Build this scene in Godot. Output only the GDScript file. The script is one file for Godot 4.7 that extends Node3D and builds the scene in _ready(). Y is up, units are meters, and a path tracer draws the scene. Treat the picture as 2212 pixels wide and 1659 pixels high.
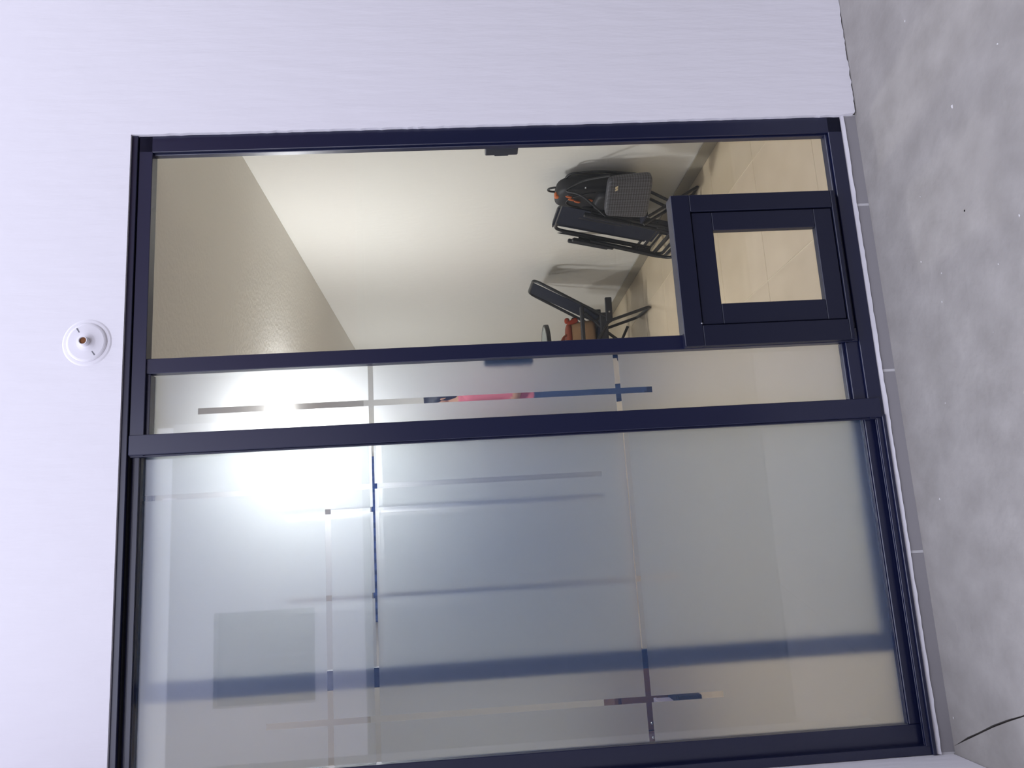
extends Node3D
# A glazed aluminium door in a white courtyard wall, photographed with the camera turned on its side.
# y is up, the door's front face lies in the plane z = 0, the courtyard is at z > 0 and the room at z < 0.

const FLOOR_IN := -0.021
const FLOOR_OUT := -0.058
const ROOM_X := 0.612
const CEIL := 2.488

var M := {}
var used := {}

# ---------------------------------------------------------------- helpers
func numbered(n: String) -> String:
	if not used.has(n):
		used[n] = 0
		return n
	used[n] += 1
	return "%s_%03d" % [n, used[n]]

func tag(o: Node, label: String, category: String, group := "") -> void:
	o.set_meta("label", label)
	o.set_meta("category", category)
	if group != "":
		o.set_meta("group", group)

func thing(called: String, label: String, category: String, at := Vector3.ZERO, group := "") -> Node3D:
	var o := Node3D.new()
	o.name = numbered(called)
	add_child(o)
	o.position = at
	tag(o, label, category, group)
	return o

func structure(called: String, label := "", category := "") -> Node3D:
	var o := Node3D.new()
	o.name = called
	add_child(o)
	o.set_meta("kind", "structure")
	if label != "":
		tag(o, label, category)
	return o

func part(called: String, mesh: Mesh, mat: Material, parent: Node, at := Transform3D.IDENTITY) -> MeshInstance3D:
	var o := MeshInstance3D.new()
	o.name = called
	o.mesh = mesh
	o.material_override = mat
	o.transform = at
	parent.add_child(o, true)
	return o

func begin() -> SurfaceTool:
	var st := SurfaceTool.new()
	st.begin(Mesh.PRIMITIVE_TRIANGLES)
	return st

func tri(st: SurfaceTool, a: Vector3, b: Vector3, c: Vector3, outward: Vector3) -> void:
	var n := (b - a).cross(c - a)
	if n.length() < 1e-12:
		return
	n = n.normalized()
	if n.dot(outward) < 0.0:
		n = -n
	else:
		var t := b
		b = c
		c = t
	for v in [a, b, c]:
		st.set_normal(n)
		st.add_vertex(v)

func quad(st: SurfaceTool, a: Vector3, b: Vector3, c: Vector3, d: Vector3, outward: Vector3) -> void:
	tri(st, a, b, c, outward)
	tri(st, a, c, d, outward)

func add_box(st: SurfaceTool, lo: Vector3, hi: Vector3, bev := 0.0015, xf := Transform3D.IDENTITY) -> void:
	var c := (lo + hi) * 0.5
	var h := (hi - lo) * 0.5
	h = h.abs()
	bev = minf(bev, minf(h.x, minf(h.y, h.z)) * 0.49)
	var e := h - Vector3(bev, bev, bev)
	var P := func(s: Vector3, axis: int) -> Vector3:
		var v := Vector3(s.x * e.x, s.y * e.y, s.z * e.z)
		v[axis] = s[axis] * h[axis]
		return xf * (c + v)
	for axis in 3:
		var u := (axis + 1) % 3
		var w := (axis + 2) % 3
		for s in [-1.0, 1.0]:
			var k: Array = []
			for q in [[-1, -1], [1, -1], [1, 1], [-1, 1]]:
				var sg := Vector3.ZERO
				sg[axis] = s
				sg[u] = q[0]
				sg[w] = q[1]
				k.append(P.call(sg, axis))
			var n := Vector3.ZERO
			n[axis] = s
			quad(st, k[0], k[1], k[2], k[3], xf.basis * n)
	if bev <= 0.0:
		return
	for axis in 3:          # edges that run along axis
		var u := (axis + 1) % 3
		var w := (axis + 2) % 3
		for su in [-1.0, 1.0]:
			for sw in [-1.0, 1.0]:
				var a := Vector3.ZERO
				a[u] = su
				a[w] = sw
				var b := a
				a[axis] = -1
				b[axis] = 1
				var n := Vector3.ZERO
				n[u] = su
				n[w] = sw
				quad(st, P.call(a, u), P.call(b, u), P.call(b, w), P.call(a, w), xf.basis * n)
	for sx in [-1.0, 1.0]:
		for sy in [-1.0, 1.0]:
			for sz in [-1.0, 1.0]:
				var s := Vector3(sx, sy, sz)
				tri(st, P.call(s, 0), P.call(s, 1), P.call(s, 2), xf.basis * s)

func box(x0: float, x1: float, y0: float, y1: float, z0: float, z1: float, bev := 0.0015) -> ArrayMesh:
	var st := begin()
	add_box(st, Vector3(minf(x0, x1), minf(y0, y1), minf(z0, z1)), Vector3(maxf(x0, x1), maxf(y0, y1), maxf(z0, z1)), bev)
	return st.commit()

func rounded_path(pts: Array, r: float, n := 5) -> Array:
	var out: Array = [pts[0]]
	for i in range(1, pts.size() - 1):
		var a: Vector3 = pts[i - 1]
		var b: Vector3 = pts[i]
		var c: Vector3 = pts[i + 1]
		var k := minf(r, minf((a - b).length(), (c - b).length()) * 0.48)
		var p := b + (a - b).normalized() * k
		var q := b + (c - b).normalized() * k
		for j in n + 1:
			var t := float(j) / n
			out.append(p.lerp(b, t).lerp(b.lerp(q, t), t))
	out.append(pts[pts.size() - 1])
	return out

func add_tube(st: SurfaceTool, path: Array, r: float, sides := 10, r_end := -1.0) -> void:
	var n := path.size()
	var side := Vector3.UP
	var first: Vector3 = (path[1] - path[0]).normalized()
	if absf(first.dot(side)) > 0.9:
		side = Vector3.RIGHT
	side = (side - first * side.dot(first)).normalized()
	var rings: Array = []
	var norms: Array = []
	for i in n:
		var d: Vector3
		if i == 0:
			d = first
		elif i == n - 1:
			d = (path[i] - path[i - 1]).normalized()
		else:
			d = ((path[i + 1] - path[i]).normalized() + (path[i] - path[i - 1]).normalized()).normalized()
		side = (side - d * side.dot(d)).normalized()
		var other := d.cross(side)
		var rr := r if r_end < 0.0 else lerpf(r, r_end, float(i) / (n - 1))
		var ring: Array = []
		var nn: Array = []
		for k in sides:
			var ang := TAU * k / sides
			var v := side * cos(ang) + other * sin(ang)
			nn.append(v)
			ring.append(path[i] + v * rr)
		rings.append(ring)
		norms.append(nn)
	for i in n - 1:
		for k in sides:
			var l := (k + 1) % sides
			var q := [[rings[i][k], norms[i][k]], [rings[i + 1][k], norms[i + 1][k]], [rings[i + 1][l], norms[i + 1][l]], [rings[i][l], norms[i][l]]]
			smooth_quad(st, q)
	for e in [0, n - 1]:
		var out: Vector3 = (path[0] - path[1]) if e == 0 else (path[n - 1] - path[n - 2])
		for k in sides:
			tri(st, path[e], rings[e][k], rings[e][(k + 1) % sides], out)

func smooth_tri(st: SurfaceTool, a: Array, b: Array, c: Array) -> void:
	var n: Vector3 = (b[0] - a[0]).cross(c[0] - a[0])
	if n.length() < 1e-14:
		return
	if n.dot(a[1] + b[1] + c[1]) > 0.0:
		var t := b
		b = c
		c = t
	for v in [a, b, c]:
		st.set_normal(v[1])
		st.add_vertex(v[0])

func smooth_quad(st: SurfaceTool, q: Array) -> void:
	smooth_tri(st, q[0], q[1], q[2])
	smooth_tri(st, q[0], q[2], q[3])

func tube(path: Array, r: float, sides := 10) -> ArrayMesh:
	var st := begin()
	add_tube(st, path, r, sides)
	return st.commit()

func lathe(profile: Array, sides := 40) -> ArrayMesh:      # profile of Vector2(radius, height), turned about y
	var st := begin()
	for i in profile.size() - 1:
		var a: Vector2 = profile[i]
		var b: Vector2 = profile[i + 1]
		var t := (b - a)
		if t.length() < 1e-7:
			continue
		var n2 := Vector2(t.y, -t.x).normalized()
		for k in sides:
			var q: Array = []
			for p in [[a, k], [b, k], [b, k + 1], [a, k + 1]]:
				var ang: float = TAU * p[1] / sides
				var dir := Vector3(cos(ang), 0, sin(ang))
				q.append([dir * p[0].x + Vector3.UP * p[0].y, (dir * n2.x + Vector3.UP * n2.y).normalized()])
			smooth_quad(st, q)
	return st.commit()

func extrude(poly: PackedVector2Array, z0: float, z1: float) -> ArrayMesh:    # polygon in x, y
	var st := begin()
	var ix := Geometry2D.triangulate_polygon(poly)
	for i in range(0, ix.size(), 3):
		for z in [[z0, -1.0], [z1, 1.0]]:
			var p: Array = []
			for k in 3:
				p.append(Vector3(poly[ix[i + k]].x, poly[ix[i + k]].y, z[0]))
			tri(st, p[0], p[1], p[2], Vector3(0, 0, z[1] * signf(z1 - z0)))
	var turn := 0.0
	for i in poly.size():
		turn += poly[i].cross(poly[(i + 1) % poly.size()])
	for i in poly.size():
		var a := poly[i]
		var b := poly[(i + 1) % poly.size()]
		var d := b - a
		var n := Vector3(d.y, -d.x, 0) * signf(turn)
		quad(st, Vector3(a.x, a.y, z0), Vector3(b.x, b.y, z0), Vector3(b.x, b.y, z1), Vector3(a.x, a.y, z1), n)
	return st.commit()

func pillow(size: Vector3, e1 := 0.35, e2 := 0.35, nu := 28, nv := 18, taper := 0.0, xf := Transform3D.IDENTITY) -> ArrayMesh:
	var st := begin()
	add_pillow(st, size, e1, e2, nu, nv, taper, xf)
	return st.commit()

func spow(v: float, e: float) -> float:
	return signf(v) * pow(absf(v), e)

func add_pillow(st: SurfaceTool, size: Vector3, e1: float, e2: float, nu: int, nv: int, taper: float, xf: Transform3D) -> void:
	# a superellipsoid: e1 shapes the vertical section, e2 the horizontal one; taper narrows the top
	var at := func(i: int, j: int) -> Array:
		var v := -PI / 2 + PI * j / nv
		var u := TAU * i / nu
		var cv := spow(cos(v), e1)
		var p := Vector3(cv * spow(cos(u), e2), spow(sin(v), e1), cv * spow(sin(u), e2))
		var nv2 := spow(cos(v), 2.0 - e1)
		var n := Vector3(nv2 * spow(cos(u), 2.0 - e2) / size.x, spow(sin(v), 2.0 - e1) / size.y, nv2 * spow(sin(u), 2.0 - e2) / size.z)
		var k := 1.0 - taper * (p.y * 0.5 + 0.5)
		p = Vector3(p.x * size.x * 0.5 * k, p.y * size.y * 0.5, p.z * size.z * 0.5 * k)
		return [xf * p, (xf.basis * n).normalized()]
	for i in nu:
		for j in nv:
			smooth_quad(st, [at.call(i, j), at.call(i, j + 1), at.call(i + 1, j + 1), at.call(i + 1, j)])

# ---------------------------------------------------------------- bodies as smooth unions of tapered capsules
func net(st: SurfaceTool, bones: Array, cell: float, k: float) -> void:
	# a bone is [from, to, radius, radius, colour]
	var lo := Vector3(1e9, 1e9, 1e9)
	var hi := -lo
	for b in bones:
		var r: float = maxf(b[2], b[3]) + 3.0 * cell + k
		for p in [b[0], b[1]]:
			lo = lo.min(p - Vector3(r, r, r))
			hi = hi.max(p + Vector3(r, r, r))
	var n := Vector3i(((hi - lo) / cell).ceil()) + Vector3i.ONE
	var total := n.x * n.y * n.z
	var f := PackedFloat32Array()
	f.resize(total)
	f.fill(9.0)
	var best := PackedFloat32Array()
	best.resize(total)
	best.fill(9.0)
	var who := PackedInt32Array()
	who.resize(total)
	for bi in bones.size():
		var b: Array = bones[bi]
		var a: Vector3 = b[0]
		var ab: Vector3 = b[1] - b[0]
		var l2 := maxf(ab.length_squared(), 1e-9)
		var r: float = maxf(b[2], b[3]) + 2.0 * cell + k
		var c0 := Vector3i(((a.min(b[1]) - Vector3(r, r, r) - lo) / cell).floor()).max(Vector3i.ZERO)
		var c1 := Vector3i(((a.max(b[1]) + Vector3(r, r, r) - lo) / cell).ceil()).min(n - Vector3i.ONE)
		for z in range(c0.z, c1.z + 1):
			for y in range(c0.y, c1.y + 1):
				var row := (z * n.y + y) * n.x
				for x in range(c0.x, c1.x + 1):
					var p := lo + Vector3(x, y, z) * cell
					var t := clampf((p - a).dot(ab) / l2, 0.0, 1.0)
					var d: float = (p - a - ab * t).length() - lerpf(b[2], b[3], t)
					var i := row + x
					if d < best[i]:
						best[i] = d
						who[i] = bi
					var g := f[i]
					if g > 8.0:
						f[i] = d
					else:
						var h := maxf(k - absf(g - d), 0.0) / k
						f[i] = minf(g, d) - h * h * k * 0.25
	var vert := {}
	var pos: Array = []
	var col: Array = []
	var off := [0, 1, n.x, n.x + 1, n.x * n.y, n.x * n.y + 1, n.x * n.y + n.x, n.x * n.y + n.x + 1]
	var corner := [Vector3(0, 0, 0), Vector3(1, 0, 0), Vector3(0, 1, 0), Vector3(1, 1, 0), Vector3(0, 0, 1), Vector3(1, 0, 1), Vector3(0, 1, 1), Vector3(1, 1, 1)]
	var pairs := [[0, 1], [2, 3], [4, 5], [6, 7], [0, 2], [1, 3], [4, 6], [5, 7], [0, 4], [1, 5], [2, 6], [3, 7]]
	for z in n.z - 1:
		for y in n.y - 1:
			for x in n.x - 1:
				var i := (z * n.y + y) * n.x + x
				var neg := 0
				for o in off:
					if f[i + o] < 0.0:
						neg += 1
				if neg == 0 or neg == 8:
					continue
				var sum := Vector3.ZERO
				var cnt := 0
				for pr in pairs:
					var fa: float = f[i + off[pr[0]]]
					var fb: float = f[i + off[pr[1]]]
					if (fa < 0.0) != (fb < 0.0):
						sum += corner[pr[0]].lerp(corner[pr[1]], fa / (fa - fb))
						cnt += 1
				vert[i] = pos.size()
				pos.append(lo + (Vector3(x, y, z) + sum / cnt) * cell)
				col.append(bones[who[i]][4])
	var nor: Array = []
	nor.resize(pos.size())
	nor.fill(Vector3.ZERO)
	var faces: Array = []
	var step := [1, n.x, n.x * n.y]
	for z in range(1, n.z - 1):
		for y in range(1, n.y - 1):
			for x in range(1, n.x - 1):
				var i := (z * n.y + y) * n.x + x
				var inside := f[i] < 0.0
				for axis in 3:
					if inside == (f[i + step[axis]] < 0.0):
						continue
					var u: int = step[(axis + 1) % 3]
					var w: int = step[(axis + 2) % 3]
					var q := [i - u - w, i - w, i, i - u]
					if not (vert.has(q[0]) and vert.has(q[1]) and vert.has(q[2]) and vert.has(q[3])):
						continue
					var v := [vert[q[0]], vert[q[1]], vert[q[2]], vert[q[3]]]
					if not inside:
						v.reverse()
					faces.append(v)
					var nn: Vector3 = (pos[v[2]] - pos[v[0]]).cross(pos[v[3]] - pos[v[1]])
					for m in v:
						nor[m] += nn
	for v in faces:
		for t in [[0, 1, 2], [0, 2, 3]]:
			var a: Array = []
			for m in [t[0], t[2], t[1]]:
				st.set_color(col[v[m]])
				st.set_normal(nor[v[m]].normalized())
				st.add_vertex(pos[v[m]])

# ---------------------------------------------------------------- materials
func mat(c: Color, rough := 0.6, spec := 0.5) -> StandardMaterial3D:
	var m := StandardMaterial3D.new()
	m.albedo_color = c
	m.roughness = rough
	m.metallic_specular = spec
	return m

func noise_image(freq: float, seed_: int, octaves := 4, size := 512, lo := 0.0, hi := 1.0, type := FastNoiseLite.TYPE_SIMPLEX_SMOOTH) -> Image:
	var n := FastNoiseLite.new()
	n.seed = seed_
	n.noise_type = type
	n.frequency = freq
	n.fractal_octaves = octaves
	var im := n.get_seamless_image(size, size)
	im.convert(Image.FORMAT_RGB8)
	if lo != 0.0 or hi != 1.0:
		for y in size:
			for x in size:
				var v := lerpf(lo, hi, im.get_pixel(x, y).r)
				im.set_pixel(x, y, Color(v, v, v))
	return im

func tint_image(freq: float, seed_: int, a: Color, b: Color, octaves := 4, size := 512) -> Image:
	var im := noise_image(freq, seed_, octaves, size)
	for y in size:
		for x in size:
			im.set_pixel(x, y, a.lerp(b, im.get_pixel(x, y).r))
	return im

func tex(im: Image) -> ImageTexture:
	im.generate_mipmaps()
	return ImageTexture.create_from_image(im)

func relief(m: StandardMaterial3D, im: Image, cm: float, scale: Vector3) -> void:
	m.heightmap_enabled = true
	m.heightmap_texture = tex(im)
	m.heightmap_scale = cm
	m.uv1_triplanar = true
	m.uv1_world_triplanar = true
	m.uv1_scale = scale

func make_materials() -> void:
	# roller-painted plaster, with strokes that run upright
	var p := mat(Color(0.925, 0.915, 0.935), 0.75, 0.4)
	relief(p, noise_image(0.012, 3, 4), 0.15, Vector3(3.2, 0.5, 3.2))
	M.plaster = p
	M.blockwork = mat(Color(0.40, 0.39, 0.365), 0.95, 0.2)
	var w := mat(Color(0.90, 0.895, 0.87), 0.7, 0.4)
	relief(w, noise_image(0.02, 9, 4), 0.12, Vector3(2.0, 1.0, 2.0))
	M.wall_in = w
	var cl := mat(Color(0.93, 0.925, 0.90), 0.85, 0.3)
	relief(cl, noise_image(0.03, 12, 5), 0.10, Vector3(2.0, 2.0, 2.0))
	M.ceiling = cl
	# poured concrete, blotchy, with a fine grit
	var c := StandardMaterial3D.new()
	c.albedo_texture = tex(tint_image(0.006, 21, Color(0.545, 0.53, 0.515), Color(0.615, 0.60, 0.585), 6, 1024))
	c.roughness = 0.9
	c.metallic_specular = 0.3
	c.uv1_triplanar = true
	c.uv1_world_triplanar = true
	c.uv1_scale = Vector3(0.9, 0.9, 0.9)
	c.detail_enabled = true
	c.detail_blend_mode = BaseMaterial3D.BLEND_MODE_MUL
	M.concrete = c
	c.detail_enabled = false
	c.heightmap_enabled = true
	c.heightmap_texture = tex(noise_image(0.05, 33, 5))
	c.heightmap_scale = 0.15
	M.joint_dark = mat(Color(0.27, 0.25, 0.24), 0.95, 0.2)
	M.skirting_out = mat(Color(0.59, 0.58, 0.59), 0.7, 0.4)
	M.grout_out = mat(Color(0.80, 0.795, 0.80), 0.95, 0.2)
	M.caulk = mat(Color(0.82, 0.81, 0.83), 0.85, 0.3)
	# powder-coated aluminium, dark navy
	var al := mat(Color(0.06, 0.085, 0.215), 0.3, 0.64)
	M.frame = al
	var pd := mat(Color(0.075, 0.09, 0.18), 0.42, 0.5)
	M.pet = pd
	M.gasket = mat(Color(0.05, 0.05, 0.06), 0.7, 0.4)
	M.lock = mat(Color(0.10, 0.12, 0.19), 0.5, 0.5)
	var g := mat(Color(0.9, 0.97, 0.95, 0.004), 0.02, 0.5)
	g.transparency = BaseMaterial3D.TRANSPARENCY_ALPHA
	M.glass = g
	var gt := mat(Color(0.32, 0.58, 0.90, 0.055), 0.02, 0.5)
	gt.transparency = BaseMaterial3D.TRANSPARENCY_ALPHA
	M.glass_tinted = gt
	var fr := mat(Color(0.975, 0.99, 0.99, 0.03), 0.48, 0.5)
	fr.refraction_enabled = true
	fr.refraction_scale = 0.03
	
	M.frost = fr
	var fc := fr.duplicate() as StandardMaterial3D
	fc.albedo_color = Color(0.975, 0.99, 0.985, 0.10)
	M.frost_milky = fc
	# room
	var tiles: Array = []
	for i in 3:
		var t := StandardMaterial3D.new()
		var base := [Color(0.85, 0.775, 0.65), Color(0.835, 0.765, 0.64), Color(0.865, 0.79, 0.665)][i] as Color
		t.albedo_texture = tex(tint_image(0.008, 50 + i, base.darkened(0.05), base.lightened(0.08), 5, 256))
		t.roughness = 0.28
		t.uv1_triplanar = true
		t.uv1_world_triplanar = true
		t.uv1_scale = Vector3(1.3, 1.3, 1.3)
		tiles.append(t)
	M.tiles = tiles
	M.grout_in = mat(Color(0.90, 0.86, 0.76), 0.9, 0.2)
	M.skirting_in = mat(Color(0.62, 0.595, 0.53), 0.4, 0.5)
	M.tube = mat(Color(0.075, 0.08, 0.10), 0.4, 0.5)
	var fb := mat(Color(0.10, 0.115, 0.175), 0.8, 0.3)
	relief(fb, weave_image(), 0.05, Vector3(14, 14, 14))
	M.sling = fb
	M.plastic = mat(Color(0.085, 0.09, 0.12), 0.5, 0.5)
	M.chrome = mat(Color(0.75, 0.76, 0.78), 0.25, 0.5)
	M.chrome.metallic = 1.0
	var bp := mat(Color(0.055, 0.06, 0.095), 0.6, 0.5)
	M.backpack = bp
	M.backpack_trim = mat(Color(0.07, 0.075, 0.10), 0.5, 0.5)
	M.orange = mat(Color(0.78, 0.42, 0.24), 0.7, 0.4)
	var pu := StandardMaterial3D.new()
	pu.albedo_texture = tex(checker_image())
	pu.roughness = 0.6
	pu.uv1_triplanar = true
	pu.uv1_scale = Vector3(9, 9, 9)
	M.purse = pu
	M.gold = mat(Color(0.80, 0.74, 0.60), 0.3, 0.6)
	M.tan = mat(Color(0.58, 0.45, 0.32), 0.8, 0.4)
	M.russet = mat(Color(0.46, 0.20, 0.11), 0.6, 0.4)
	M.scarf = mat(Color(0.55, 0.20, 0.11), 0.8, 0.3)
	M.table_top = mat(Color(0.55, 0.59, 0.58), 0.25, 0.5)
	M.table_rim = mat(Color(0.10, 0.10, 0.11), 0.5, 0.5)
	M.white_cup = mat(Color(0.9, 0.9, 0.88), 0.3, 0.5)
	M.curtain = mat(Color(0.20, 0.28, 0.50), 0.9, 0.2)
	M.rail = mat(Color(0.55, 0.55, 0.56), 0.35, 0.5)
	M.white_plastic = mat(Color(0.90, 0.89, 0.91), 0.4, 0.5)
	M.putty = mat(Color(0.50, 0.33, 0.22), 0.95, 0.2)
	M.slot_dark = mat(Color(0.50, 0.50, 0.52), 0.9, 0.2)
	M.fleck = mat(Color(0.80, 0.79, 0.79), 0.9, 0.2)
	M.speck = mat(Color(0.12, 0.11, 0.11), 0.9, 0.2)
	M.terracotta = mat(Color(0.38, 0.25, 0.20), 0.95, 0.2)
	M.wood = mat(Color(0.42, 0.30, 0.21), 0.6, 0.4)
	M.lilac = mat(Color(0.66, 0.64, 0.72), 0.6, 0.4)
	M.added_soil = mat(Color(0.36, 0.34, 0.31), 0.95, 0.2)  # ground added beyond the concrete, darker to keep pane reflections low
	M.window_dark = mat(Color(0.03, 0.035, 0.045), 0.1, 0.5)
	M.hair = mat(Color(0.10, 0.085, 0.085), 0.6, 0.5)
	var body := mat(Color.WHITE, 0.75, 0.3)
	body.vertex_color_use_as_albedo = true
	M.body = body
	var glow := mat(Color(0.95, 0.95, 0.95), 0.5, 0.5)
	glow.emission_enabled = true
	glow.emission = Color(0.985, 0.99, 1.0)
	glow.emission_energy_multiplier = LAMP_GLOW
	M.glow = glow

func weave_image() -> Image:
	var im := Image.create(64, 64, false, Image.FORMAT_RGB8)
	for y in 64:
		for x in 64:
			var v := 0.5 + 0.5 * sin(TAU * x / 8.0) * sin(TAU * y / 8.0)
			im.set_pixel(x, y, Color(v, v, v))
	return im

func checker_image() -> Image:
	var im := Image.create(128, 128, false, Image.FORMAT_RGB8)
	for y in 128:
		for x in 128:
			# diagonal woven lozenges
			var u := posmod(x + y, 32)
			var v := posmod(x - y, 32)
			var dark := (u < 16) != (v < 16)
			var k := 0.22 if dark else 0.35
			im.set_pixel(x, y, Color(k, k * 1.0, k * 1.08))
	return im

# ---------------------------------------------------------------- light
const LAMP_GLOW := 80.0

func sky_and_camera() -> void:
	var cam := Camera3D.new()
	cam.name = "camera"
	add_child(cam)
	# the phone was held on its side: the picture's right-hand edge points at the ground
	cam.transform = Transform3D(Basis(Vector3(-0.0589, -0.9970, 0.0501), Vector3(0.9787, -0.0478, 0.1997), Vector3(-0.1967, 0.0608, 0.9786)).orthonormalized(), Vector3(-1.4429, 1.4011, 2.5705))
	cam.fov = 51.388
	cam.near = 0.05
	cam.far = 100.0
	cam.current = true
	var env := Environment.new()
	env.background_mode = Environment.BG_SKY
	var sky := Sky.new()
	var sm := ProceduralSkyMaterial.new()
	sm.sky_top_color = Color(0.815, 0.825, 0.895)
	sm.sky_horizon_color = Color(0.82, 0.81, 0.88)
	sm.ground_bottom_color = Color(0.3, 0.3, 0.32)
	sm.ground_horizon_color = Color(0.4, 0.4, 0.42)
	sm.sky_energy_multiplier = 1.80
	sky.sky_material = sm
	env.sky = sky
	env.ambient_light_source = Environment.AMBIENT_SOURCE_SKY
	env.tonemap_mode = Environment.TONE_MAPPER_LINEAR
	env.tonemap_exposure = 1.0
	env.sdfgi_enabled = true
	env.ssao_enabled = true
	env.ssil_enabled = true
	var we := WorldEnvironment.new()
	we.name = "environment"
	we.environment = env
	add_child(we)

func ceiling_lamp(at: Vector3, label: String, energy: float, size := 1.0) -> void:
	var t := thing("ceiling_lamp", label, "lamp", at)
	var sc := Transform3D(Basis.from_scale(Vector3(size, size, size)), Vector3.ZERO)
	part("base_plate", lathe([Vector2(0, 0), Vector2(0.165, 0), Vector2(0.165, -0.018), Vector2(0.15, -0.02)]), M.white_plastic, t, sc)
	var dome := part("diffuser", lathe([Vector2(0.15, -0.02), Vector2(0.148, -0.04), Vector2(0.135, -0.062), Vector2(0.10, -0.082), Vector2(0.05, -0.093), Vector2(0.0, -0.096)]), M.glow, t, sc)
	dome.set_meta("label", "glowing white diffuser")
	var l := OmniLight3D.new()
	l.name = "lamp_light"
	l.position = at + Vector3(0, -0.055 * size, 0)
	l.light_color = Color(0.985, 0.99, 1.0)
	l.light_energy = energy
	l.light_size = 0.08 * size
	l.omni_range = 12.0
	l.omni_attenuation = 2.0
	l.shadow_enabled = true
	add_child(l)

# ---------------------------------------------------------------- the courtyard
func courtyard() -> void:
	var rng := RandomNumberGenerator.new()
	rng.seed = 7
	# facade: an L of plaster round the door's head and right jamb, its inner edge trowelled unevenly
	var poly := PackedVector2Array()
	poly.append(Vector2(-2.40, 2.489))
	poly.append(Vector2(0.0, 2.489))
	var y := 2.47
	while y > 0.0:
		poly.append(Vector2(0.001 - rng.randf() * 0.003, y))
		y -= 0.018
	poly.append(Vector2(0.0, -0.004))
	poly.append(Vector2(0.006, -0.05))
	var x := 0.012
	while x < 1.2:
		poly.append(Vector2(x, FLOOR_OUT + 0.001 + rng.randf() * 0.005))
		x += 0.013
	poly.append(Vector2(3.5, FLOOR_OUT))
	poly.append(Vector2(3.5, 3.4))
	poly.append(Vector2(-2.40, 3.4))
	var f := structure("wall_front", "white painted plaster wall around the dark door frame", "wall")
	part("plaster", extrude(poly, -0.05, 0.015), M.plaster, f)
	part("masonry", extrude(PackedVector2Array([Vector2(-2.40, 2.489), Vector2(0.045, 2.489), Vector2(0.045, FLOOR_OUT), Vector2(3.5, FLOOR_OUT), Vector2(3.5, 3.4), Vector2(-2.40, 3.4)]), -0.17, -0.05), M.wall_in, f)
	var wl := structure("wall_left", "white plaster wall meeting the door at a right angle", "wall")
	part("plaster", box(-2.40, -2.156, FLOOR_OUT, 3.4, -0.17, 0.45, 0.004), M.plaster, wl)
	# ground, two pours with a ragged joint between them
	var g := structure("floor_outside", "grey concrete courtyard floor in front of the door", "floor")
	part("bed", box(-2.3, 3.5, -0.30, FLOOR_OUT - 0.012, -0.02, 1.22, 0.0), M.joint_dark, g)
	part("added_soil", box(-6.0, 6.0, -0.30, FLOOR_OUT - 0.004, 1.22, 7.0, 0.0), M.added_soil, g)  # unseen darker ground, added so the panes mirror less light
	part("kerb", box(-2.30, 3.5, -0.2, FLOOR_OUT + 0.01, 1.18, 1.25, 0.006), M.blockwork, g)
	part("added_soil", box(-6.0, -2.30, -0.30, FLOOR_OUT - 0.004, -0.5, 1.22, 0.0), M.added_soil, g)
	var crack: Array = [Vector2(-2.135, 0.0), Vector2(-2.094, 0.081), Vector2(-2.065, 0.145), Vector2(-2.031, 0.217), Vector2(-2.002, 0.29), Vector2(-1.979, 0.352), Vector2(-1.93, 0.47), Vector2(-1.88, 0.62), Vector2(-1.80, 0.83), Vector2(-1.70, 1.2)]
	var a := PackedVector2Array()
	var b := PackedVector2Array()
	for i in crack.size():
		var wd := 0.0 if i < 1 else 0.0028
		a.append(Vector2(crack[i].x - wd + rng.randf_range(-0.001, 0.001), crack[i].y))
		b.append(Vector2(crack[i].x + wd + rng.randf_range(-0.001, 0.001), crack[i].y))
	a.append(Vector2(-2.3, 1.2))
	a.append(Vector2(-2.3, 0.0))
	b.append(Vector2(3.5, 1.2))
	b.append(Vector2(3.5, 0.0))
	for s in [a, b]:
		# lay the x, z polygon flat
		var m := extrude(s, 0.0, 0.02)
		part("slab", m, M.concrete, g, Transform3D(Basis(Vector3.RIGHT, Vector3(0, 0, 1), Vector3(0, -1, 0)), Vector3(0, FLOOR_OUT, 0)))
	# flecks of white paint and a crumb of grit on the concrete
	var spots := [[-0.270, 0.520, 5.0], [-0.582, 0.493, -3.0], [-0.685, 0.698, 3.0], [-0.646, 0.248, 2.5], [-0.716, 0.339, 2.0], [-0.80, 0.318, 2.5], [-0.778, 0.589, 2.0], [-1.383, 0.139, 3.0], [-2.047, 0.023, 3.0], [0.116, 0.375, 3.0], [-0.217, 0.740, 2.5], [-0.45, 0.30, 1.6], [-1.1, 0.25, 1.8], [-0.95, 0.52, 1.6]]
	for s in spots:
		var st := begin()
		var n := 7
		var ring: Array = []
		var r: float = absf(s[2]) * 0.001
		for k in n:
			var ang := TAU * k / n
			ring.append(Vector3(s[0] + cos(ang) * r * rng.randf_range(0.5, 1.2) * 1.4, FLOOR_OUT + 0.0012, s[1] + sin(ang) * r * rng.randf_range(0.5, 1.2)))
		var top := Vector3(s[0], FLOOR_OUT + 0.002, s[1])
		for k in n:
			tri(st, top, ring[k], ring[(k + 1) % n], Vector3.UP)
			var c0: Vector3 = ring[k]
			var c1: Vector3 = ring[(k + 1) % n]
			quad(st, c0, c1, c1 - Vector3(0, 0.0014, 0), c0 - Vector3(0, 0.0014, 0), (c0 + c1) * 0.5 - top)
		part("paint_fleck" if s[2] > 0 else "grit", st.commit(), M.fleck if s[2] > 0 else M.speck, g)
	# tiles under the sill, white sealant above them
	var sk := structure("baseboard_outside", "row of grey tiles under the door sill", "skirting")
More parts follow.
